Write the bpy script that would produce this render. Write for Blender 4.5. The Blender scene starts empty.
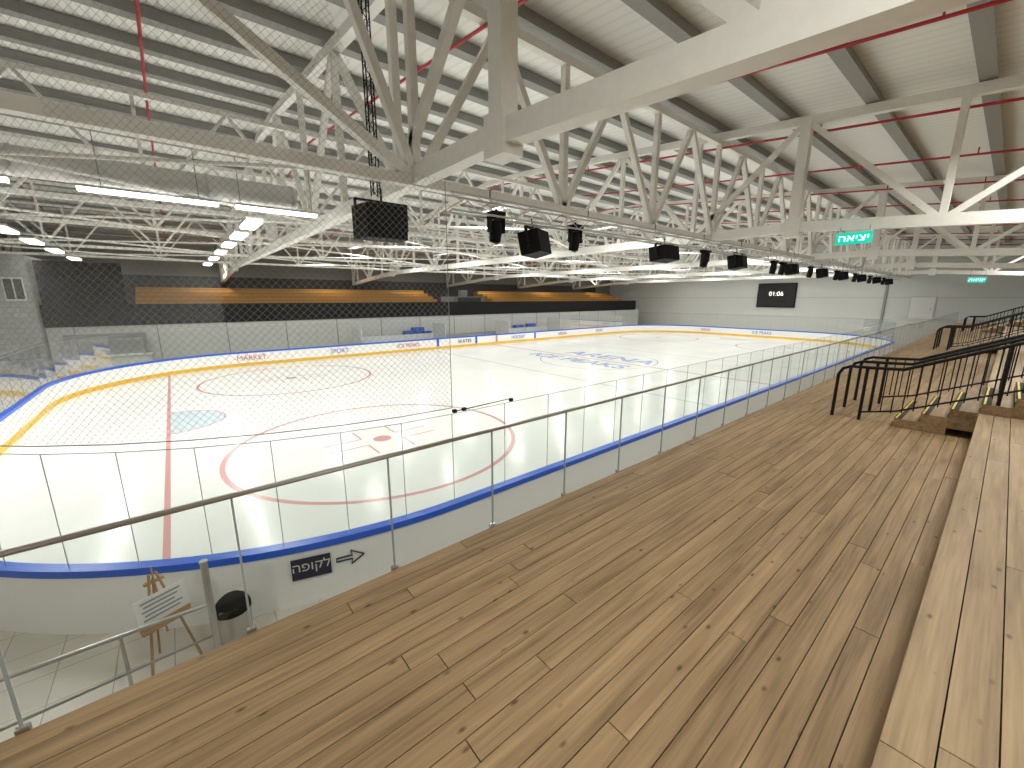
import bpy, math, random
from mathutils import Vector, Matrix
random.seed(7)
CZ=4.75
sc=bpy.context.scene
try:
    sc.view_settings.view_transform='Standard'
except Exception as e: print(e)

# ---------------------------------------------------------------- materials
def nt(name):
    m=bpy.data.materials.new(name); m.use_nodes=True
    n=m.node_tree; b=n.nodes['Principled BSDF']; return m,n,b
def plain(name,col,rough=.5,metal=0.,noise=.06,scale=8,spec=.5):
    m,n,b=nt(name)
    tc=n.nodes.new('ShaderNodeTexCoord'); no=n.nodes.new('ShaderNodeTexNoise'); no.inputs['Scale'].default_value=scale
    no.inputs['Detail'].default_value=2
    n.links.new(tc.outputs['Object'],no.inputs['Vector'])
    mx=n.nodes.new('ShaderNodeMix'); mx.data_type='RGBA'
    c=list(col)
    mx.inputs[6].default_value=[max(0,x*(1-noise)) for x in c]+[1]
    mx.inputs[7].default_value=[min(1,x*(1+noise)) for x in c]+[1]
    n.links.new(no.outputs['Fac'],mx.inputs[0]); n.links.new(mx.outputs[2],b.inputs['Base Color'])
    b.inputs['Roughness'].default_value=rough; b.inputs['Metallic'].default_value=metal
    b.inputs['Specular IOR Level'].default_value=spec
    return m
def emis(name,col,s):
    m,n,b=nt(name); b.inputs['Base Color'].default_value=(*col,1)
    b.inputs['Emission Color'].default_value=(*col,1); b.inputs['Emission Strength'].default_value=s
    return m
def thin_glass(name,tint=(.93,.96,.95),refl=1.0,base=.03):
    m,n,b=nt(name); n.nodes.remove(b)
    out=n.nodes['Material Output']
    tr=n.nodes.new('ShaderNodeBsdfTransparent'); tr.inputs[0].default_value=(*tint,1)
    gl=n.nodes.new('ShaderNodeBsdfGlossy'); gl.inputs['Roughness'].default_value=.02
    fr=n.nodes.new('ShaderNodeFresnel'); fr.inputs[0].default_value=1.35
    ma=n.nodes.new('ShaderNodeMath'); ma.operation='MULTIPLY_ADD'; ma.inputs[1].default_value=refl; ma.inputs[2].default_value=base; ma.use_clamp=True
    mx=n.nodes.new('ShaderNodeMixShader')
    n.links.new(fr.outputs[0],ma.inputs[0]); n.links.new(ma.outputs[0],mx.inputs[0])
    n.links.new(tr.outputs[0],mx.inputs[1]); n.links.new(gl.outputs[0],mx.inputs[2]); n.links.new(mx.outputs[0],out.inputs[0])
    return m
def wood(name,dark,light,rough=.55):
    m,n,b=nt(name); L=n.links.new
    at=n.nodes.new('ShaderNodeAttribute'); at.attribute_name='rnd'
    tc=n.nodes.new('ShaderNodeTexCoord')
    off=n.nodes.new('ShaderNodeVectorMath'); off.operation='MULTIPLY_ADD'
    off.inputs[1].default_value=(37,19,11)
    L(at.outputs['Color'],off.inputs[0]); L(tc.outputs['Object'],off.inputs[2])
    mp=n.nodes.new('ShaderNodeMapping'); mp.inputs['Scale'].default_value=(.6,9,9); L(off.outputs[0],mp.inputs[0])
    no=n.nodes.new('ShaderNodeTexNoise'); no.inputs['Scale'].default_value=1.6; no.inputs['Detail'].default_value=5; no.inputs['Distortion'].default_value=.6
    L(mp.outputs[0],no.inputs['Vector'])
    mp3=n.nodes.new('ShaderNodeMapping'); mp3.inputs['Scale'].default_value=(2,60,60); L(off.outputs[0],mp3.inputs[0])
    no3=n.nodes.new('ShaderNodeTexNoise'); no3.inputs['Scale'].default_value=1; no3.inputs['Detail'].default_value=2; L(mp3.outputs[0],no3.inputs['Vector'])
    mg=n.nodes.new('ShaderNodeMath'); mg.operation='MULTIPLY_ADD'; mg.inputs[1].default_value=.42; L(no3.outputs['Fac'],mg.inputs[0])
    ms=n.nodes.new('ShaderNodeMath'); ms.operation='MULTIPLY'; ms.inputs[1].default_value=.85; L(no.outputs['Fac'],ms.inputs[0]); L(ms.outputs[0],mg.inputs[2])
    sep=n.nodes.new('ShaderNodeSeparateColor'); L(at.outputs['Color'],sep.inputs[0])
    ad=n.nodes.new('ShaderNodeMath'); ad.operation='MULTIPLY_ADD'; ad.inputs[1].default_value=.14; L(sep.outputs[0],ad.inputs[0]); L(mg.outputs[0],ad.inputs[2])
    cr=n.nodes.new('ShaderNodeValToRGB'); cr.color_ramp.elements[0].position=.38; cr.color_ramp.elements[1].position=1.0
    cr.color_ramp.elements[0].color=(*dark,1); cr.color_ramp.elements[1].color=(*light,1)
    L(ad.outputs[0],cr.inputs[0])
    mp2=n.nodes.new('ShaderNodeMapping'); mp2.inputs['Scale'].default_value=(3.8,8.0,0.01); L(off.outputs[0],mp2.inputs[0])
    vo=n.nodes.new('ShaderNodeTexVoronoi'); vo.inputs['Scale'].default_value=1; L(mp2.outputs[0],vo.inputs['Vector'])
    kr=n.nodes.new('ShaderNodeValToRGB'); kr.color_ramp.elements[0].position=.035; kr.color_ramp.elements[0].color=(.8,.8,.8,1)
    kr.color_ramp.elements[1].position=.13; kr.color_ramp.elements[1].color=(0,0,0,1)
    L(vo.outputs['Distance'],kr.inputs[0])
    mx=n.nodes.new('ShaderNodeMix'); mx.data_type='RGBA'; mx.inputs[7].default_value=(dark[0]*.40,dark[1]*.30,dark[2]*.24,1)
    L(kr.outputs[0],mx.inputs[0]); L(cr.outputs[0],mx.inputs[6]); L(mx.outputs[2],b.inputs['Base Color'])
    b.inputs['Roughness'].default_value=rough; b.inputs['Specular IOR Level'].default_value=.25
    return m

M={}
M['steel_white']=plain('painted_steel',(.84,.83,.78),.45)
M['purlin']=plain('galvanised_purlin',(.30,.30,.28),.5)
M['grey_steel']=plain('grey_steel',(.25,.26,.25),.5,.2)
M['alu']=plain('aluminium',(.6,.6,.58),.35,.7)
M['stainless']=plain('stainless_steel',(.55,.55,.53),.28,1.)
M['railsteel']=plain('rail_steel',(.46,.45,.43),.3,1.)
M['black']=plain('black_plastic',(.008,.008,.009),.7,spec=.2)
M['blackpaint']=plain('black_paint',(.010,.010,.011),.6,spec=.2)
M['board']=plain('white_hdpe',(.90,.90,.87),.4,noise=.02,spec=.3)
M['blue']=plain('blue_cap',(.015,.12,.68),.35)
M['yellow']=plain('yellow_kick',(.80,.50,.05),.4)
M['red']=plain('red_pipe',(.45,.02,.03),.4)
M['redline']=plain('red_ice_paint',(.60,.31,.30),.25)
M['bluepaint']=plain('blue_ice_paint',(.30,.40,.64),.25)
M['adred']=plain('advert_red',(.50,.12,.14),.4)
M['adblue']=plain('advert_blue',(.12,.20,.50),.4)
M['blueline']=plain('pale_blue_ice_paint',(.60,.67,.72),.25)
M['lblue']=plain('crease_ice_paint',(.55,.66,.71),.25)
M['white']=plain('white_paint',(.7,.7,.68),.5,noise=.02)
M['wall']=plain('wall_panel',(.52,.53,.51),.6)
M['darkwall']=plain('dark_wall',(.06,.06,.06),.7)
M['midwall']=plain('mid_wall',(.24,.25,.24),.7)
M['concrete']=plain('concrete',(.33,.32,.30),.8,noise=.15,scale=3)
M['orange']=plain('orange_seating_wood',(.52,.29,.065),.5,noise=.15)
M['deckbase']=plain('deck_underlay',(.03,.022,.015),.9)
M['yellownose']=plain('yellow_nosing',(.75,.55,.03),.5)
M['rubber']=plain('black_rubber',(.02,.02,.02),.8)
M['navy']=plain('navy_sign',(.01,.015,.045),.4)
M['glass']=thin_glass('rink_glass',(.93,.96,.955),.45,.012)
M['railglass']=thin_glass('rail_glass',(.91,.94,.93),.6,.012)
M['edge']=plain('glass_edge',(.30,.35,.34),.3)
M['screen']=emis('scoreboard_digits',(1,1,.95),1.3)
M['exit']=emis('exit_sign_green',(.0,.50,.36),.85)
M['exitw']=emis('exit_sign_white',(.8,1,.95),1.6)
M['lamp']=emis('led_panel',(1,.98,.92),12)
M['lampweak']=emis('led_panel_diffuser',(1,.98,.92),3)
for k in ('lamp','lampweak'):
    try: M[k].cycles.emission_sampling='NONE'
    except Exception as ex: print(ex)
M['wood']=wood('pine_deck',(.125,.080,.038),(.40,.272,.145))
M['woodlight']=wood('pine_seat',(.18,.122,.063),(.44,.32,.182))
M['easelwood']=plain('easel_wood',(.42,.26,.12),.6,noise=.2)
M['brightblue']=plain('blue_pad',(.02,.09,.5),.5)

m,n,b=nt('roof_sheet'); tc=n.nodes.new('ShaderNodeTexCoord'); wv=n.nodes.new('ShaderNodeTexWave'); wv.bands_direction='X'; wv.inputs['Scale'].default_value=1.0
n.links.new(tc.outputs['Object'],wv.inputs[0]); cr=n.nodes.new('ShaderNodeValToRGB')
cr.color_ramp.elements[0].position=0; cr.color_ramp.elements[0].color=(.80,.80,.76,1); cr.color_ramp.elements[1].position=.3; cr.color_ramp.elements[1].color=(.88,.88,.84,1)
n.links.new(wv.outputs[0],cr.inputs[0]); n.links.new(cr.outputs[0],b.inputs['Base Color']); b.inputs['Roughness'].default_value=.6; M['roof']=m
m,n,b=nt('ice'); L=n.links.new
tc=n.nodes.new('ShaderNodeTexCoord'); no=n.nodes.new('ShaderNodeTexNoise'); no.inputs['Scale'].default_value=.35; no.inputs['Detail'].default_value=4
L(tc.outputs['Object'],no.inputs[0]); cr=n.nodes.new('ShaderNodeValToRGB')
cr.color_ramp.elements[0].position=.3; cr.color_ramp.elements[0].color=(.74,.76,.73,1); cr.color_ramp.elements[1].position=.7; cr.color_ramp.elements[1].color=(.82,.83,.80,1)
L(no.outputs[0],cr.inputs[0]); L(cr.outputs[0],b.inputs['Base Color'])
b.inputs['Roughness'].default_value=.18; b.inputs['IOR'].default_value=1.22
no2=n.nodes.new('ShaderNodeTexNoise'); no2.inputs['Scale'].default_value=1.2; no2.inputs['Detail'].default_value=3; L(tc.outputs['Object'],no2.inputs[0])
bp=n.nodes.new('ShaderNodeBump'); bp.inputs['Strength'].default_value=.12; bp.inputs['Distance'].default_value=.02; L(no2.outputs[0],bp.inputs['Height']); L(bp.outputs[0],b.inputs['Normal'])
M['ice']=m
def brickmat(name,c1,c2,mo,w,h,ms,rot=(0,0,0),offset=0,rough=.6):
    m,n,b=nt(name); L=n.links.new
    tc=n.nodes.new('ShaderNodeTexCoord'); mp=n.nodes.new('ShaderNodeMapping'); mp.inputs['Rotation'].default_value=rot
    br=n.nodes.new('ShaderNodeTexBrick'); br.offset=offset; br.inputs['Scale'].default_value=1; br.inputs['Brick Width'].default_value=w; br.inputs['Row Height'].default_value=h
    br.inputs['Mortar Size'].default_value=ms; br.inputs['Color1'].default_value=(*c1,1); br.inputs['Color2'].default_value=(*c2,1); br.inputs['Mortar'].default_value=(*mo,1)
    L(tc.outputs['Object'],mp.inputs[0]); L(mp.outputs[0],br.inputs[0]); L(br.outputs[0],b.inputs['Base Color']); b.inputs['Roughness'].default_value=rough
    return m
M['tile']=brickmat('floor_tile',(.70,.66,.57),(.65,.61,.53),(.35,.33,.29),.6,.6,.006,rough=.35)
M['endwall']=brickmat('end_wall_panels',(.64,.65,.62),(.59,.60,.58),(.34,.35,.34),2.4,20,.02,(math.radians(-90),0,math.radians(-90)))
M['block']=brickmat('blockwork',(.40,.41,.40),(.34,.35,.34),(.24,.24,.23),.6,.3,.012,(math.radians(90),0,0),.5)
m,n,b=nt('net_mesh'); L=n.links.new; n.nodes.remove(b); out=n.nodes['Material Output']
uv=n.nodes.new('ShaderNodeUVMap'); mp=n.nodes.new('ShaderNodeMapping'); mp.inputs['Rotation'].default_value=(0,0,math.radians(45)); mp.inputs['Scale'].default_value=(14,14,1)
L(uv.outputs[0],mp.inputs[0]); sp=n.nodes.new('ShaderNodeSeparateXYZ'); L(mp.outputs[0],sp.inputs[0])
mks=[]
for k in (0,1):
    fr=n.nodes.new('ShaderNodeMath'); fr.operation='FRACT'; L(sp.outputs[k],fr.inputs[0])
    lt=n.nodes.new('ShaderNodeMath'); lt.operation='LESS_THAN'; lt.inputs[1].default_value=.05; L(fr.outputs[0],lt.inputs[0]); mks.append(lt)
mxm=n.nodes.new('ShaderNodeMath'); mxm.operation='MAXIMUM'; L(mks[0].outputs[0],mxm.inputs[0]); L(mks[1].outputs[0],mxm.inputs[1])
tr=n.nodes.new('ShaderNodeBsdfTransparent'); df=n.nodes.new('ShaderNodeBsdfDiffuse'); df.inputs[0].default_value=(.34,.34,.33,1)
ms=n.nodes.new('ShaderNodeMixShader'); L(mxm.outputs[0],ms.inputs[0]); L(tr.outputs[0],ms.inputs[1]); L(df.outputs[0],ms.inputs[2]); L(ms.outputs[0],out.inputs[0])
M['net']=m

# ---------------------------------------------------------------- mesh builder
class MB:
    def __init__(s): s.v=[];s.f=[];s.mi=[];s.mats=[];s.rnd=[]
    def mid(s,k):
        if k not in s.mats: s.mats.append(k)
        return s.mats.index(k)
    def poly(s,pts,k,r=None):
        i=len(s.v); s.v+= [tuple(p) for p in pts]; s.f.append(tuple(range(i,i+len(pts)))); s.mi.append(s.mid(k)); s.rnd.append(r)
    def hexa(s,c,k,r=None):
        i=len(s.v); s.v+=[tuple(p) for p in c]; m=s.mid(k)
        for q in ((0,3,2,1),(4,5,6,7),(0,1,5,4),(1,2,6,5),(2,3,7,6),(3,0,4,7)):
            s.f.append(tuple(i+a for a in q)); s.mi.append(m); s.rnd.append(r)
    def box(s,a,b,k,r=None):
        x0,y0,z0=a;x1,y1,z1=b
        s.hexa([(x0,y0,z0),(x1,y0,z0),(x1,y1,z0),(x0,y1,z0),(x0,y0,z1),(x1,y0,z1),(x1,y1,z1),(x0,y1,z1)],k,r)
    def beam(s,p,q,w,h,k,up=(0,0,1)):
        p=Vector(p);q=Vector(q);d=(q-p).normalized();u=Vector(up)
        if abs(d.dot(u))>.97: u=Vector((1,0,0))
        sd=d.cross(u).normalized(); u=sd.cross(d).normalized()
        a=sd*w/2; c=u*h/2
        s.hexa([p-a-c,p+a-c,q+a-c,q-a-c,p-a+c,p+a+c,q+a+c,q-a+c],k)
    def tube(s,pts,r,k,n=8,caps=True):
        pts=[Vector(p) for p in pts]; rings=[]; m=s.mid(k); prevu=None
        for i,p in enumerate(pts):
            d=((pts[min(i+1,len(pts)-1)]-pts[i]).normalized()+(pts[i]-pts[max(i-1,0)]).normalized())
            if d.length<1e-6: d=Vector((0,0,1))
            d.normalize(); u=Vector((0,0,1)) if abs(d.z)<.9 else Vector((1,0,0))
            if rings and prevu is not None: u=prevu
            a=d.cross(u)
            if a.length<1e-4: a=d.cross(Vector((0,1,0)))
            a.normalize(); b=a.cross(d).normalized(); prevu=b
            rings.append(len(s.v))
            rr=r[i] if isinstance(r,(list,tuple)) else r
            for j in range(n):
                t=2*math.pi*j/n; s.v.append(tuple(p+a*rr*math.cos(t)+b*rr*math.sin(t)))
        for i in range(len(rings)-1):
            for j in range(n):
                s.f.append((rings[i]+j,rings[i]+(j+1)%n,rings[i+1]+(j+1)%n,rings[i+1]+j)); s.mi.append(m); s.rnd.append(None)
        if caps:
            s.f.append(tuple(rings[0]+j for j in reversed(range(n)))); s.mi.append(m); s.rnd.append(None)
            s.f.append(tuple(rings[-1]+j for j in range(n))); s.mi.append(m); s.rnd.append(None)
    def lathe(s,c,prof,k,n=24):
        m=s.mid(k); rings=[]
        for (r,z) in prof:
            rings.append(len(s.v))
            for j in range(n):
                t=2*math.pi*j/n; s.v.append((c[0]+r*math.cos(t),c[1]+r*math.sin(t),c[2]+z))
        for i in range(len(rings)-1):
            for j in range(n):
                s.f.append((rings[i]+j,rings[i]+(j+1)%n,rings[i+1]+(j+1)%n,rings[i+1]+j)); s.mi.append(m); s.rnd.append(None)
    def done(s,name,smooth=False,parent=None,loc=None,bevel=0):
        me=bpy.data.meshes.new(name); me.from_pydata(s.v,[],s.f)
        for k in s.mats: me.materials.append(M[k])
        me.polygons.foreach_set('material_index',s.mi)
        if any(r is not None for r in s.rnd):
            ca=me.color_attributes.new('rnd','FLOAT_COLOR','CORNER')
            for p in me.polygons:
                r=s.rnd[p.index] or (0,0,0)
                for li in p.loop_indices: ca.data[li].color=(*r,1)
        if smooth:
            for p in me.polygons: p.use_smooth=True
        me.update()
        o=bpy.data.objects.new(name,me); sc.collection.objects.link(o)
        if smooth:
            try: me.set_sharp_from_angle(angle=math.radians(40))
            except Exception: pass
        if parent: o.parent=parent
        if loc: o.location=loc
        if bevel:
            bm=o.modifiers.new('bevel','BEVEL'); bm.width=bevel; bm.segments=2; bm.limit_method='ANGLE'
        return o
def empty(name,loc=(0,0,0)):
    o=bpy.data.objects.new(name,None); sc.collection.objects.link(o); o.location=loc; return o
def text(name,body,size,mat,loc,rot,parent=None,extrude=.002,xs=1,offset=0):
    c=bpy.data.curves.new(name,'FONT'); c.body=body; c.size=size; c.align_x='CENTER'; c.align_y='CENTER'; c.extrude=extrude; c.offset=offset
    c.materials.append(M[mat]); o=bpy.data.objects.new(name,c); sc.collection.objects.link(o)
    o.location=loc; o.rotation_euler=rot; o.scale=(xs,1,1)
    if parent: o.parent=parent
    return o

# ---------------------------------------------------------------- rink path
X0,X1,Y0,Y1=-4.7,55.3,6.12,34.1; R=8.3
def path(off=0.,na=14):
    pts=[]
    def arc(cx,cy,a0):
        for i in range(na+1):
            a=math.radians(a0+90*i/na); pts.append((cx+(R+off)*math.cos(a),cy+(R+off)*math.sin(a)))
    def line(x0,y0,x1,y1):
        d=math.hypot(x1-x0,y1-y0); n=max(1,round(d/1.2))
        for i in range(1,n): pts.append((x0+(x1-x0)*i/n,y0+(y1-y0)*i/n))
    line(X0+R,Y0-off,X1-R,Y0-off); arc(X1-R,Y0+R,-90); line(X1+off,Y0+R,X1+off,Y1-R); arc(X1-R,Y1-R,0)
    line(X1-R,Y1+off,X0+R,Y1+off); arc(X0+R,Y1-R,90); line(X0-off,Y1-R,X0-off,Y0+R); arc(X0+R,Y0+R,180)
    return pts
pin=path(0,42)
def ring(mb,o0,o1,z0,z1,k):
    a=path(o0,42);b=path(o1,42);n=len(a)
    for i in range(n):
        j=(i+1)%n
        A,B,C,D=a[i],a[j],b[j],b[i]
        mb.poly([(*A,z1),(*D,z1),(*C,z1),(*B,z1)],k); mb.poly([(*A,z0),(*A,z1),(*B,z1),(*B,z0)],k); mb.poly([(*D,z0),(*C,z0),(*C,z1),(*D,z1)],k)
mb=MB()
ring(mb,0,.12,-.05,.91,'board'); ring(mb,-.025,0,0,.22,'yellow'); ring(mb,-.03,.15,.91,1.02,'blue')
boards=mb.done('rink_dasher_boards')
mb=MB(); mb.poly([(*p,0) for p in pin],'ice'); mb.done('ice_surface')
mb=MB(); g=path(.06); n=len(g)
GT=2.72
for i in range(n):
    j=(i+1)%n; A=g[i];B=g[j]
    mb.poly([(*A,1.02),(*B,1.02),(*B,GT),(*A,GT)],'glass')
for i in range(n):
    A=g[i];mb.box((A[0]-.005,A[1]-.005,1.02),(A[0]+.005,A[1]+.005,GT),'edge')
    j=(i+1)%n; mb.beam((*A,GT),(*g[j],GT),.01,.01,'edge')
mb.done('rink_safety_glass')

def disc(mb,cx,cy,r0,r1,z,k,n=72,a0=0,a1=360):
    for i in range(n):
        t0=math.radians(a0+(a1-a0)*i/n);t1=math.radians(a0+(a1-a0)*(i+1)/n)
        P=lambda r,t:(cx+r*math.cos(t),cy+r*math.sin(t),z)
        if r0>0: mb.poly([P(r0,t0),P(r1,t0),P(r1,t1),P(r0,t1)],k)
        else: mb.poly([(cx,cy,z),P(r1,t0),P(r1,t1)],k)
def rect(mb,x0,y0,x1,y1,z,k): mb.poly([(x0,y0,z),(x1,y0,z),(x1,y1,z),(x0,y1,z)],k)
mb=MB(); CX=(X0+X1)/2; CY=(Y0+Y1)/2
for sx in (-1,1):
    gx=CX+sx*26; 
    half=CY-Y0-1.35
    rect(mb,gx-.06,CY-half,gx+.06,CY+half,.004,'redline')
    disc(mb,gx,CY,0,1.8,.003,'lblue',a0=(-90 if sx<0 else 90),a1=(90 if sx<0 else 270))
    disc(mb,gx,CY,1.78,1.84,.005,'redline',a0=(-90 if sx<0 else 90),a1=(90 if sx<0 else 270))
    for sy in (-1,1):
        fx=CX+sx*20.3; fy=CY+sy*7
        disc(mb,fx,fy,4.46,4.60,.004,'redline'); disc(mb,fx,fy,0,.3,.004,'redline')
        for ax in (-1,1):
            for ay in (-1,1):
                rect(mb,fx+ax*.6,fy+ay*.35-.03,fx+ax*1.8,fy+ay*.35+.03,.004,'redline')
                rect(mb,fx+ax*.6-.03,fy+ay*.35,fx+ax*.6+.03,fy+ay*1.25,.004,'redline')
    bx=CX+sx*7.2; rect(mb,bx-.12,Y0+.03,bx+.12,Y1-.03,.003,'blueline')
rect(mb,CX-.1,Y0+.03,CX+.1,Y1-.03,.003,'redline'); disc(mb,CX,CY,4.45,4.53,.004,'bluepaint')
mk=mb.done('ice_markings')
text('centre_logo_text_1','ICE PEAKS',2.1,'bluepaint',(CX-1.6,CY+1.0,.008),(0,0,math.radians(-90)),mk,offset=.04)
text('centre_logo_text_2','ARENA',2.6,'bluepaint',(CX+1.6,CY+.2,.008),(0,0,math.radians(-90)),mk,offset=.05)
ads=empty('board_advertisements')
cols=['adred','adblue','adred','navy','adblue']
for i,(x,t) in enumerate([(3.5,'ICE-MARKET'),(10,'SPORT'),(16,'ICE PEAKS'),(22,'SKATES'),(29,'HOCKEY'),(36,'ARENA'),(43,'SPORT'),(49,'PEAKS')]):
    text('ad_%d'%i,t,.48,cols[i%5],(x,Y1-.03,.55),(math.radians(90),0,0),ads)
for i,(y,t) in enumerate([(13,'SPORT'),(19,'ICE PEAKS'),(26,'ARENA'),]):
    text('ad_end_%d'%i,t,.48,cols[i],(X1-.03,y,.55),(math.radians(90),0,math.radians(-90)),ads)
mb=MB()
for x in (19,23.4,26,31.5): mb.box((x-.12,Y1-.02,.24),(x+.12,Y1,.9),'blue' if x<26 or x>30 else 'redline')
mb.done('stripes',parent=ads)

# ---------------------------------------------------------------- room shell
WX0,WX1,WY0,WY1=-10.,60.5,-12.,46.
mb=MB(); rect(mb,WX0,WY0,WX1,WY1,-.03,'tile'); mb.done('floor')
def zr(y): return 4.75+5.85+.1*(min(y,2*20.2-y)-6.7)
RG=20.2
mb=MB()
mb.hexa([(WX0,WY0,zr(WY0)+.02),(WX1,WY0,zr(WY0)+.02),(WX1,RG,zr(RG)+.02),(WX0,RG,zr(RG)+.02),(WX0,WY0,zr(WY0)+.2),(WX1,WY0,zr(WY0)+.2),(WX1,RG,zr(RG)+.2),(WX0,RG,zr(RG)+.2)],'roof')
mb.hexa([(WX0,RG,zr(RG)+.02),(WX1,RG,zr(RG)+.02),(WX1,WY1,zr(WY1)+.02),(WX0,WY1,zr(WY1)+.02),(WX0,RG,zr(RG)+.2),(WX1,RG,zr(RG)+.2),(WX1,WY1,zr(WY1)+.2),(WX0,WY1,zr(WY1)+.2)],'roof')
mb.done('ceiling')
mb=MB(); mb.box((WX1,WY0,-.03),(WX1+.2,WY1,12.3),'endwall'); mb.done('wall_east')
mb=MB(); mb.box((WX0-.2,WY0,-.03),(WX0,WY1,12.3),'wall'); mb.box((WX0,36.8,-.03),(-6.25,45.9,7.2),'block')
mb.box((-7.3,36.74,4.6),(-6.5,36.8,5.9),'white'); mb.box((-7.25,36.72,4.68),(-6.93,36.75,5.82),'darkwall'); mb.box((-6.87,36.72,4.68),(-6.55,36.75,5.82),'darkwall')
mb.done('wall_west')
mb=MB(); mb.box((WX0,WY0-.2,-.03),(WX1,WY0,12),'wall'); mb.done('wall_south')
mb=MB(); mb.box((WX0,WY1,-.03),(WX1,WY1+.2,12),'midwall'); mb.box((-6.2,WY1-.02,-.03),(WX1-4,WY1,6.6),'darkwall'); mb.done('wall_north')

mb=MB(); y=WY0+.6
while y<WY1:
    mb.box((WX0,y-.07,zr(y)-.28),(WX1,y+.07,zr(y)),'purlin'); mb.box((WX0,y-.15,zr(y)-.30),(WX1,y+.15,zr(y)-.27),'purlin'); y+=2.1
mb.done('roof_purlins')

BZ=6.93
def zb(y):
    if y<4.8: return BZ-(4.8-y)*.07
    if y>35.6: return BZ-(y-35.6)*.07
    return BZ
def zt(y): return zr(y)-.46
ys=[4.8+ 3.3*k for k in range(-5,13)]
ys=[y for y in ys if WY0<y<WY1]; 
def cross_truss(x,i):
    mb=MB()
    yy=[WY0+.1]+ys+[WY1-.1]
    for a,b in zip(yy[:-1],yy[1:]):
        mb.beam((x,a,zb(a)),(x,b,zb(b)),.26,.30,'steel_white')
        mb.beam((x,a,zt(a)),(x,b,zt(b)) ,.22,.24,'steel_white')
    for j,y in enumerate(yy):
        mb.beam((x,y,zb(y)),(x,y,zt(y)),.15,.15,'steel_white')
        if j+1<len(yy):
            y2=yy[j+1]
            if j%2: mb.beam((x,y,zb(y)),(x,y2,zt(y2)),.15,.15,'steel_white')
            else: mb.beam((x,y,zt(y)),(x,y2,zb(y2)),.15,.15,'steel_white')
    for y in (4.8,35.6):
        mb.box((x-.17,y-.22,zb(y)-.3),(x+.17,y+.22,zb(y)+.25),'steel_white')
        mb.box((x-.14,y-.14,zb(y)),(x+.14,y+.14,zt(y)),'steel_white')
    mb.done('roof_truss')
for i,x in enumerate([-7.9,3.8,15.5,27.2,38.9,50.6]): cross_truss(x,i)
def long_truss(y,zlow,dep,w,ww,pan,xmin=None):
    mb=MB(); x=3.8
    if xmin is None:
        while x-pan>WX0+.2: x-=pan
        xs=[WX0+.1]
    else: xs=[]
    while x<WX1-.2: xs.append(x); x+=pan
    xs.append(WX1-.1)
    S_='steel_white'
    mb.beam((WX0+.1,y,zlow),(xs[-1],y,zlow),w,w,S_); mb.beam((WX0+.1,y,zlow+dep),(xs[-1],y,zlow+dep),w,w,S_)
    for a,b in zip(xs[:-1],xs[1:]):
        m_=(a+b)/2
        mb.beam((a,y,zlow),(m_,y,zlow+dep),ww,ww,S_,up=(0,1,0)); mb.beam((m_,y,zlow+dep),(b,y,zlow),ww,ww,S_,up=(0,1,0))
        mb.beam((a,y,zlow),(a,y,zlow+dep),ww,ww,S_)
    if xmin is not None: # near bay west of the splice: long raking strut + steep V
        mb.beam((3.8,y,zlow),(-1.7,y,zlow+dep),.17,.17,S_,up=(0,1,0)); mb.beam((-7.2,y,zlow),(-1.7,y,zlow+dep),.17,.17,S_,up=(0,1,0))
        mb.beam((3.8,y,zlow),(2.5,y,zlow+dep),ww,ww,S_,up=(0,1,0)); mb.beam((-1.7,y,zlow+dep),(-1.7,y,zlow+dep-.01-1.2),ww,ww,S_)
    mb.done('longitudinal_truss')
long_truss(7.4,6.85,3.2,.18,.15,3.9,3.8)
for y in (14.7,27.9,34.3): long_truss(y,7.1,2.6,.12,.08,3.9)
long_truss(-3.0,6.9,1.9,.12,.08,3.9)
long_truss(20.2,7.2,2.4,.12,.08,3.9)
mb=MB()
tx=[-7.9,3.8,15.5,27.2,38.9,50.6]
for a,b in zip(tx[:-1],tx[1:]):
    for y0 in (7.4,14.0,20.6,27.2):
        mb.tube([(a,y0,7.0),(b,y0+6.6,7.0)],.035,'steel_white',6); mb.tube([(a,y0+6.6,7.0),(b,y0,7.0)],.035,'steel_white',6)
mb.done('roof_bracing')

mb=MB(); x=-4.9
while x<WX1:
    mb.tube([(x,WY0+.2,zr(WY0)-.75),(x,RG,zr(RG)-.75),(x,WY1-.2,zr(WY1)-.75)],.036,'red',8)
    y=WY0+1.5
    while y<WY1: mb.tube([(x,y,zr(y)-.75),(x,y,zr(y)-.55)],.02,'red',6); y+=3
    x+=5.15
mb.tube([(WX0+.2,30,zr(30)-.85),(WX1-.2,30,zr(30)-.85)],.05,'red',8)
mb.done('sprinkler_pipes')

mb=MB(); mb.tube([(WX0+.1,12.6,7.32),(2.9,12.6,7.32)],.28,'white',20)
for x in (-8,-5,-2,1,2.8): mb.tube([(x-.03,12.6,7.32),(x+.03,12.6,7.32)],.30,'alu',20)
mb.done('air_duct',smooth=True)
for x in (-6.4,-3.2,-.0,2.4):
    w_=1.15 if x<2 else .9
    mb=MB(); mb.box((x-w_,12.15,6.86),(x+w_,12.35,6.92),'lamp'); mb.box((x-w_-.02,12.13,6.92),(x+w_+.02,12.37,6.97),'alu')
    for xx in (x-.8,x+.8): mb.tube([(xx,12.25,6.97),(xx,12.25,8.5)],.008,'grey_steel',5)
    mb.done('strip_light')

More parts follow.
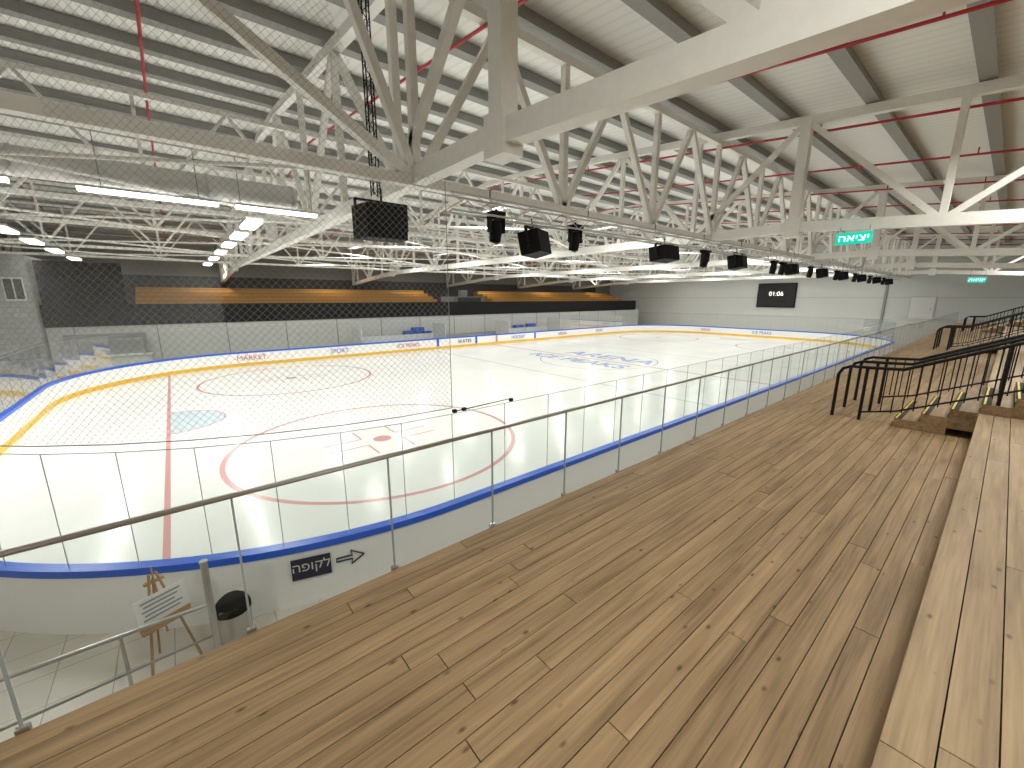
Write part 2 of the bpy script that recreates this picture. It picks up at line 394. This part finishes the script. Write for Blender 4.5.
# ceiling lights, plus south rows added as unseen fill
def lampmesh(low):
    lm=MB(); lm.box((-.20,-.77,.02),(.20,.77,.09),'alu')
    if low: lm.box((-.17,-.74,-.035),(.17,.74,.02),'lamp')
    else:
        lm.box((-.17,-.74,.005),(.17,.74,.02),'lampweak')
        lm.box((-.20,-.77,-.06),(-.18,.77,.02),'alu'); lm.box((.18,-.77,-.06),(.20,.77,.02),'alu'); lm.box((-.18,-.77,-.06),(.18,-.75,.02),'alu'); lm.box((-.18,.75,-.06),(.18,.77,.02),'alu')
    lm.box((-.01,-.5,.09),(.01,-.48,.5),'alu'); lm.box((-.01,.48,.09),(.01,.5,.5),'alu')
    base=lm.done('ceiling_light'); me=base.data; bpy.data.objects.remove(base); return me
lmeA=lampmesh(True); lmeB=lampmesh(False)
def mklight(e):
    ld=bpy.data.lights.new('led_array','AREA'); ld.shape='RECTANGLE'; ld.size=.3; ld.size_y=1.44; ld.energy=e; ld.color=(1,.98,.93); return ld
def fixture(x,y,z,ld,me):
    o=bpy.data.objects.new('ceiling_light',me); sc.collection.objects.link(o); o.location=(x,y,z)
    l=bpy.data.objects.new('led_array',ld); sc.collection.objects.link(l); l.parent=o; l.location=(0,0,-.065)
ldA=mklight(100); ldB=mklight(160); ldFill=mklight(195); ldD=mklight(120)
for x in (-3.6,2.0):
    for y in (13.9,16.6,19.6,23,26.8,31.5): fixture(x,y,6.75,ldA,lmeA)
for x in (8.2,13.6,19.8,25.3,31.5,37,43.2,48.7,55):
    for y in (10.5,17.2,23.4,30.5): fixture(x,y,7.5,ldB,lmeB)
for x in (-6,1,8.,13.5,21,31,41,49):
    fixture(x,-.7,8.3,ldFill,lmeB)  # added row, out of view, to brighten near boards, deck and truss sides
for x in (-5,3,12,21,31,41,51):
    fixture(x,-7,7.5,ldD,lmeB); fixture(x,41.5,7.6,ldD,lmeB)  # the south one of each pair is added fill light, out of view

# ---------------------------------------------------------------- lighting truss + speakers
def lattice(mb,p0,p1,s,rc,rw,step,k):
    p0=Vector(p0);p1=Vector(p1);d=(p1-p0);Ln=d.length;d.normalize()
    u=Vector((0,1,0)); v=d.cross(u)
    c=[(-u-v)*s/2,(u-v)*s/2,(u+v)*s/2,(-u+v)*s/2]
    for a in c: mb.tube([p0+a,p1+a],rc,k,6)
    t=0;q=0
    while t<Ln-.01:
        t2=min(t+step,Ln)
        for i in range(4):
            a=c[i];b=c[(i+1)%4]
            if q%2: a,b=b,a
            mb.tube([p0+d*t+a,p0+d*t2+b],rw,k,4,False)
        t+=step;q+=1
mb=MB(); lattice(mb,(4.2,7.0,6.5),(52,7.0,6.5),.3,.022,.011,.5,'alu')
x=5.2
while x<52: mb.tube([(x,7.0,6.65),(x,7.0,6.85)],.012,'black',5); x+=3
mb.done('lighting_truss')
mb=MB(); lattice(mb,(3.1,7.62,6.55),(3.1,7.62,9.9),.12,.012,.006,.14,'blackpaint'); mb.done('cable_riser')
def speaker(x,y,z,w,h,d,tilt,yaw):
    e=empty('pa_speaker',(x,y,z)); e.rotation_euler=(math.radians(tilt),0,math.radians(yaw))
    mb=MB()
    a=w/2; 
    mb.hexa([(-a*.8,-d/2,-h/2),(a*.8,-d/2,-h/2),(a,d/2,-h/2),(-a,d/2,-h/2),(-a*.8,-d/2,h/2),(a*.8,-d/2,h/2),(a,d/2,h/2),(-a,d/2,h/2)],'black')
    mb.box((-a*.93,d/2,-h*.44),(a*.93,d/2+.02,h*.44),'rubber')
    mb.done('cabinet',parent=e,bevel=.012)
    mb=MB()
    mb.box((-a-.03,-.03,-.1),(-a,.03,h/2+.08),'blackpaint'); mb.box((a,-.03,-.1),(a+.03,.03,h/2+.08),'blackpaint'); mb.box((-a-.03,-.03,h/2+.06),(a+.03,.03,h/2+.09),'blackpaint')
    mb.tube([(0,0,h/2+.08),(0,0,h/2+.3)],.02,'blackpaint')
    mb.done('yoke_bracket',parent=e)
speaker(3.1,7.4,6.05,.9,.56,.5,0,0)
speaker(6.55,7.1,5.95,.85,.5,.45,-12,25)
speaker(12.0,7.1,6.08,1.0,.42,.5,-8,0)
speaker(17.3,7.1,6.12,1.0,.5,.5,-10,10)
speaker(23.5,7.1,6.12,.9,.5,.5,-10,10)
for x in (28.5,33,38,43,48): speaker(x,7.1,6.12,.9,.5,.5,-10,10)
def moving_head(x,y,z):
    e=empty('moving_head_light',(x,y,z)); mb=MB()
    mb.box((-.15,-.13,.27),(.15,.13,.38),'black'); mb.tube([(0,0,.38),(0,0,.44)],.025,'blackpaint')
    mb.box((-.19,-.06,-.02),(-.14,.06,.30),'black'); mb.box((.14,-.06,-.02),(.19,.06,.30),'black'); mb.box((-.19,-.06,.24),(.19,.06,.29),'black')
    mb.tube([(0,0,.22),(0,0,.16),(0,.02,.0),(0,.05,-.20)],[.07,.12,.13,.115],'black',16)
    mb.tube([(0,.05,-.20),(0,.053,-.205)],.09,'grey_steel',16)
    mb.done('lamp_body',parent=e,smooth=True)
for x in (5.35,7.75,14.4,20.8,21.9,26,31,35.5,40,45): moving_head(x,7.0,6.08 if x<10 else 6.0)

def exit_sign(x,y,z,w,h,top):
    e=empty('exit_sign',(x,y,z)); mb=MB()
    mb.box((0,-w/2,-h/2),(.06,w/2,h/2),'exit'); mb.box((0,-w/2,h/2),(.06,w/2,h/2+.03),'white')
    for yy in (-w*.4,w*.4): mb.tube([(.03,yy,h/2),(.03,yy,top-z)],.008,'grey_steel',5)
    mb.done('sign_box',parent=e)
    text('lettering','\u05d4\u05d0\u05d9\u05e6\u05d9',h*.8,'exitw',(-.01,.0,0),(math.radians(90),0,math.radians(-90)),e,.001,1.25)
exit_sign(14.9,3.12,6.38,.80,.31,6.7)
exit_sign(45,1.93,6.02,.9,.36,6.8)

# ---------------------------------------------------------------- wooden deck
DZ=2.66; GY=2.73; EY=.06
def planks(name,x0,x1,y0,y1,z,w,mat,L_=4.0,riser=None,th=.03):
    mb=MB(); gap=.006
    n=max(1,round((y1-y0)/w)); w=(y1-y0)/n
    for i in range(n):
        ya=y0+i*w; x=x0-random.uniform(0,L_)
        while x<x1:
            xe=x+L_*random.uniform(.6,1.15)
            a=max(x,x0);b=min(xe,x1)
            if b-a>.02:
                r=(random.random(),random.random(),random.random()); dz=random.uniform(-.0015,.0015)
                mb.box((a+gap/2,ya+gap/2,z-th),(b-gap/2,ya+w-gap/2,z+dz),mat,r)
            x=xe
    return mb
DX0,DX1=-6.,52.
mb=planks('d',DX0,DX1,EY+.005,GY+.03,DZ,.13,'wood'); 
mb.box((DX0,EY,DZ-.25),(DX1,GY,DZ-.032),'deckbase')
mb.box((DX0,GY-.15,-.03),(DX1,GY-.02,DZ-.05),'concrete')
mb.done('wooden_deck')
def tiers(x0,x1):
    mb=MB()
    for t in range(6):
        y1=EY-.9*t; y0=y1-.9; z=3.08+.42*t
        p=planks('s',x0,x1,y0,y1,z,.15,'woodlight',th=.04)
        off=len(mb.v); mb.v+=p.v; mb.f+=[tuple(a+off for a in f) for f in p.f]; mi=mb.mid('woodlight'); mb.mi+=[mi]*len(p.f); mb.rnd+=p.rnd
        for k in range(3):
            mb.box((x0,y1-.03,z-.42+.14*k+.003),(x1,y1-.003,z-.42+.14*(k+1)-.043 if k==2 else z-.42+.14*(k+1)-.003),'woodlight',(random.random(),random.random(),random.random()))
        mb.box((x0+.01,y0,DZ+.0),(x1-.01,y1-.03,z-.045),'deckbase')
    mb.done('wooden_bleacher')
ST=[(9.,10.8),(24.,25.8),(38.5,40.3)]
e0=DX0
for a,b in ST: tiers(e0,a-.02); e0=b+.02
tiers(e0,DX1)
for a,b in ST:
    e=empty('aisle_stairs',(a,0,DZ)); mb=MB(); W=b-a
    for k in range(18):
        y1=.95-.3*k; zt_=.14*(k+1)
        mb.box((0,y1-.3,max(0.005,zt_-.3)),(W,y1,zt_),'wood',(random.random(),.2,.3))
        mb.box((.0,y1-.09,zt_),(W,y1+.005,zt_+.006),'rubber'); mb.box((0,y1-.035,zt_+.006),(W,y1-.012,zt_+.009),'yellownose'); mb.box((0,y1,zt_-.14),(W,y1+.005,zt_-.05),'rubber'); mb.box((0,y1,zt_-.05),(W,y1+.006,zt_-.01),'yellownose')
    mb.done('steps',parent=e)
    for nm,x in (('handrail_1',.04),('handrail_2',W-.04),('handrail_3',W/2)):
        mb=MB(); sl=.467
        mb.tube([(x,1.78,0),(x,1.78,.76),(x,1.73,.87),(x,1.62,.92),(x,1.3,.93),(x,.95,.95),(x,-4.4,.95+5.35*sl)],.026,'blackpaint',8)
        mb.tube([(x,1.4,0),(x,1.4,.94)],.024,'blackpaint',8)
        if nm!='handrail_3':
            mb.tube([(x,1.4,.14),(x,.95,.25),(x,-4.4,.25+5.35*sl)],.016,'blackpaint',6)
            y=1.27
            while y>-4.3: mb.tube([(x,y,.2+max(0,.95-y)*sl),(x,y,.94+max(0,.95-y)*sl)],.009,'blackpaint',5); y-=.13
        for y in (-.1,-1.9,-3.7): mb.tube([(x,y,(.95-y)*sl+.02),(x,y,.95+(.95-y)*sl)],.022,'blackpaint',6)
        mb.done(nm,parent=e,smooth=True)

mb=MB(); RZ=CZ-1.15
mb.tube([(DX0,GY+.04,RZ),(DX1,GY+.04,RZ)],.017,'railsteel',10)
xs2=[]; x=.12-.965*6
while x<DX1: xs2.append(x); x+=.965
for a,b in zip(xs2[:-1],xs2[1:]):
    mb.poly([(a+.012,GY+.04,DZ-.12),(b-.012,GY+.04,DZ-.12),(b-.012,GY+.04,RZ-.02),(a+.012,GY+.04,RZ-.02)],'railglass')
for a in xs2:
    mb.box((a-.006,GY+.033,DZ-.1),(a+.006,GY+.047,RZ+.0),'edge')
    mb.box((a-.025,GY+.031,DZ-.08),(a+.025,GY+.06,DZ+.02),'stainless')
mb.done('glass_balustrade')

# ---------------------------------------------------------------- floor-level things
mb=MB()
mb.tube([(-3.2,5.3,.0),(-2.9,5.45,.55),(-2.7,5.55,.78),(-2.35,5.75,.93),(-2.0,5.86,1.0),(-.15,5.8,1.0)],.024,'stainless',10)
for x,y in ((-2.0,5.86),(-.95,5.83)): mb.tube([(x,y,-.03),(x,y,1.0)],.018,'stainless',8)
mb.tube([(-.12,5.8,-.03),(-.12,5.8,1.58)],.04,'stainless',14)
mb.tube([(-.12,5.8,1.58),(-.12,5.8,1.60)],.046,'stainless',14)
mb.tube([(-3.0,5.35,.35),(-2.2,5.7,.55),(-.15,5.8,.55)],.016,'stainless',8)
mb.done('stainless_handrail',smooth=True)
mb=MB()
mb.tube([(1.2,4.9,-.03),(1.2,4.9,.8),(1.22,4.9,.9),(1.35,4.9,.95),(2.4,4.9,.95),(2.4,4.9,-.03)],.022,'stainless',10); mb.done('short_guard_rail',smooth=True)
mb=MB(); c=(.10,6.22,-.03)
mb.lathe(c,[(0,0),(.2,0),(.2,.02),(.19,.03),(.21,.54),(.215,.55),(.21,.56)],'stainless',28)
mb.lathe(c,[(.215,.55),(.215,.60),(.19,.68),(.13,.74),(.06,.765),(0,.77)],'black',28)
mb.box((c[0]-.17,c[1]-.2,c[2]+.58),(c[0]+.05,c[1]-.14,c[2]+.66),'rubber')
mb.done('waste_bin',smooth=True)
# small camera bracket on top of the rink glass
mb=MB(); yb_=Y0-.06
mb.tube([(3.7,yb_,GT+.04),(4.95,yb_,GT+.07),(4.95,yb_,GT+.005)],.011,'blackpaint',8)
for x in (3.66,3.86,4.97): mb.box((x-.035,yb_-.03,GT+.02),(x+.035,yb_+.03,GT+.075),'black'); mb.tube([(x,yb_-.03,GT+.05),(x,yb_-.055,GT+.045)],.018,'black',10)
mb.done('rink_camera_bracket')
e=empty('sign_easel',(-.62,6.35,-.03)); e.rotation_euler=(0,0,math.radians(22)); e.scale=(.74,.74,.9)
mb=MB()
mb.beam((-.36,-.2,0),(-.05,.1,1.5),.035,.025,'easelwood'); mb.beam((.36,-.2,0),(.05,.1,1.5),.035,.025,'easelwood'); mb.beam((0,.5,0),(0,.12,1.42),.03,.025,'easelwood')
mb.beam((0,-.06,.6),(0,.11,1.6),.04,.02,'easelwood'); mb.box((-.34,-.16,.76),(.34,-.06,.80),'easelwood'); mb.box((-.14,.07,1.36),(.14,.12,1.40),'easelwood')
mb.done('frame',parent=e)
mb=MB(); mb.hexa([(-.36,-.13,.80),(.36,-.13,.80),(.36,-.11,.80),(-.36,-.11,.80),(-.36,-.04,1.25),(.36,-.04,1.25),(.36,-.02,1.25),(-.36,-.02,1.25)],'white')
mb.box((-.36,-.135,.80),(.36,-.125,.88),'easelwood')
def yb(z): return -.13+.2*(z-.80)
for i in range(5):
    z=1.19-.06*i; x0=-.28+.03*(i%2); x1=.28-.05*(i%3)
    mb.hexa([(x0,yb(z-.01)-.004,z-.01),(x1,yb(z-.01)-.004,z-.01),(x1,yb(z-.01)+.01,z-.01),(x0,yb(z-.01)+.01,z-.01),(x0,yb(z+.01)-.004,z+.01),(x1,yb(z+.01)-.004,z+.01),(x1,yb(z+.01)+.01,z+.01),(x0,yb(z+.01)+.01,z+.01)],'grey_steel')
mb.done('notice_board',parent=e)

sx=1.15
cxr,cyr=X0+R,Y0+R
t=math.asin((cxr-sx)/(R+.145)); p=(sx,cyr-(R+.145)*math.cos(t))
e=empty('ticket_office_sign',(p[0],p[1],.62)); e.rotation_euler=(0,0,-t)
mb=MB(); mb.box((-.28,-.015,-.17),(.28,0,.18),'navy'); mb.done('sign_plate',parent=e)
text('sign_lettering','\u05d4\u05e4\u05d5\u05e7\u05dc',.21,'white',(0,-.018,0.03),(math.radians(90),0,0),e,.001)
mb=MB()
pts=[(.36,.03),(.60,.03),(.58,.12),(.78,0),(.58,-.12),(.60,-.03),(.36,-.03)]
for i in range(len(pts)):
    q=pts[(i+1)%len(pts)]; mb.beam((pts[i][0],.012+.06*pts[i][0]**2,pts[i][1]),(q[0],.012+.06*q[0]**2,q[1]),.03,.011,'navy',up=(0,0,1) if abs(pts[i][0]-q[0])>.01 else (1,0,0))
mb.done('arrow_outline',parent=e)

# ---------------------------------------------------------------- far side stand
mb=MB()
mb.box((-6.2,37.6,-.03),(57,37.8,3.0),'wall')
mb.box((-6.2,37.5,2.95),(56,37.7,4.35),'blackpaint')
mb.box((-6.2,37.8,2.9),(57,45.9,3.1),'concrete')
for x in range(-5,55,4): mb.box((x-.03,37.57,0),(x+.03,37.6,3.0),'grey_steel')
mb.done('far_stand_structure')
def stand(x0,x1):
    mb=MB()
    for k in range(5):
        y0=39.2+1.0*k; z=4.3+.31*k
        mb.box((x0,y0,3.11),(x1,y0+1.0,z),'orange'); mb.box((x0,y0-.02,z-.05),(x1,y0+.3,z+.02),'orange')
        mb.box((x0,y0-.03,z-.10),(x1,y0,z-.08),'deckbase')
    mb.done('far_bleacher')
stand(-2,22.5); stand(30,56)
mb=MB(); mb.box((24,39,3.11),(28,42,4.9),'midwall'); mb.box((24.4,38.95,4.2),(27.5,39,4.8),'darkwall'); mb.box((25,39.2,4.9),(25.8,39.8,5.6),'grey_steel'); mb.done('control_booth')
mb=MB(); mb.box((-6.2,38.2,3.11),(-2.3,38.4,7.0),'blackpaint'); mb.done('black_partition')
mb=MB(); mb.box((-5.5,35.9,-.03),(-1.5,36.5,1.1),'wall'); mb.box((-5.6,35.8,1.1),(-1.4,36.6,1.16),'white'); mb.box((-5.4,36.6,-.03),(-5.2,36.8,2.4),'grey_steel'); mb.box((-1.8,36.6,-.03),(-1.6,36.8,2.4),'grey_steel'); mb.box((-5.4,36.55,2.2),(-1.6,36.85,2.5),'midwall'); mb.done('skate_counter')
mb=MB()
for x0,x1 in ((12,20),(28,36)):
    mb.box((x0,35.2,-.03),(x1,36.6,.12),'rubber'); mb.box((x0+.2,36.1,.12),(x1-.2,36.5,.55),'brightblue'); mb.box((x0,36.7,-.03),(x1,36.8,1.3),'white')
    mb.box((x0-.05,34.4,-.03),(x0,36.8,2.3),'white'); mb.box((x1,34.4,-.03),(x1+.05,36.8,2.3),'white')
mb.done('team_benches')
mb=MB()
for x,h in ((17,.6),(17.9,.9),(18.7,.5),(31,.6),(33,.7)): mb.box((x,36.9,1.0),(x+1.2,37.4,1.0+h),'brightblue')
mb.box((15.5,36.85,-.03),(35,37.45,1.0),'concrete')
mb.done('blue_equipment_pads')

e=empty('scoreboard',(60.49,19.6,5.05)); mb=MB(); mb.box((-.2,-2.2,-1.5),(0,2.2,1.55),'black'); mb.box((-.22,-2.1,-1.4),(-.2,2.1,1.45),'rubber'); mb.done('display_cabinet',parent=e)
text('clock_digits','01:06',.75,'screen',(-.24,.0,.2),(math.radians(90),0,math.radians(-90)),e)
mb=MB()
mb.box((60.42,5.0,2.6),(60.49,7.0,4.9),'wall'); mb.box((60.41,5.1,2.6),(60.42,6.9,4.8),'white')
mb.box((60.38,5.3,3.5),(60.41,5.35,3.7),'grey_steel')
mb.done('door_1')
mb=MB(); mb.box((52.1,-11.9,-.03),(60.4,7.5,2.6),'wall'); mb.done('end_platform')
mb=MB(); mb.box((60.3,8.9,-.03),(60.49,9.1,6.8),'grey_steel'); mb.done('wall_column')

mb=MB()
mb.tube([(-8.6,8,1.05),(-8.6,36,1.05)],.022,'stainless',8)
y=8
while y<35: mb.tube([(-8.6,y,-.03),(-8.6,y,1.05)],.02,'stainless',8); mb.poly([(-8.6,y+.05,.1),(-8.6,y+1.35,.1),(-8.6,y+1.35,.95),(-8.6,y+.05,.95)],'railglass'); y+=1.4
mb.done('corridor_barrier')

# netting behind goal
us=path(.08); NB=GT+.12
seq=[p for i,p in enumerate(us) if p[0]<3.6 and i>5]+[(3.6,Y0-.08)]
V=[];F=[];UV=[];s=0;prev=None;S=[]
for p in seq:
    if prev: s+=math.dist(p,prev)
    prev=p; S.append(s); V.append((p[0],p[1],NB)); V.append((p[0],p[1],6.6 if p[0]>1.9 and p[1]<20 else 9.4))
me=bpy.data.meshes.new('protective_net')
for i in range(len(seq)-1): F.append((2*i,2*i+2,2*i+3,2*i+1))
me.from_pydata(V,[],F); uvl=me.uv_layers.new(name='UVMap')
for p in me.polygons:
    for li in p.loop_indices:
        vi=me.loops[li].vertex_index; uvl.data[li].uv=(S[vi//2],V[vi][2])
me.materials.append(M['net']); o=bpy.data.objects.new('protective_net',me); sc.collection.objects.link(o)
mb=MB(); mb.tube([(p[0],p[1],NB) for p in seq],.008,'grey_steel',5); mb.tube([(3.6,Y0-.08,NB),(3.6,Y0-.08,6.6)],.006,'grey_steel',5); mb.done('net_rope',parent=o)

w=bpy.data.worlds.new('world'); sc.world=w; w.use_nodes=True; w.node_tree.nodes['Background'].inputs[0].default_value=(.9,.95,1,1); w.node_tree.nodes['Background'].inputs[1].default_value=.3
cam=bpy.data.cameras.new('camera'); cam.lens=405/1024*36; cam.sensor_width=36; cam.clip_start=.05
co=bpy.data.objects.new('camera',cam); sc.collection.objects.link(co); co.location=(0,0,CZ); co.rotation_euler=(math.radians(78),0,math.radians(-39.5)); sc.camera=co
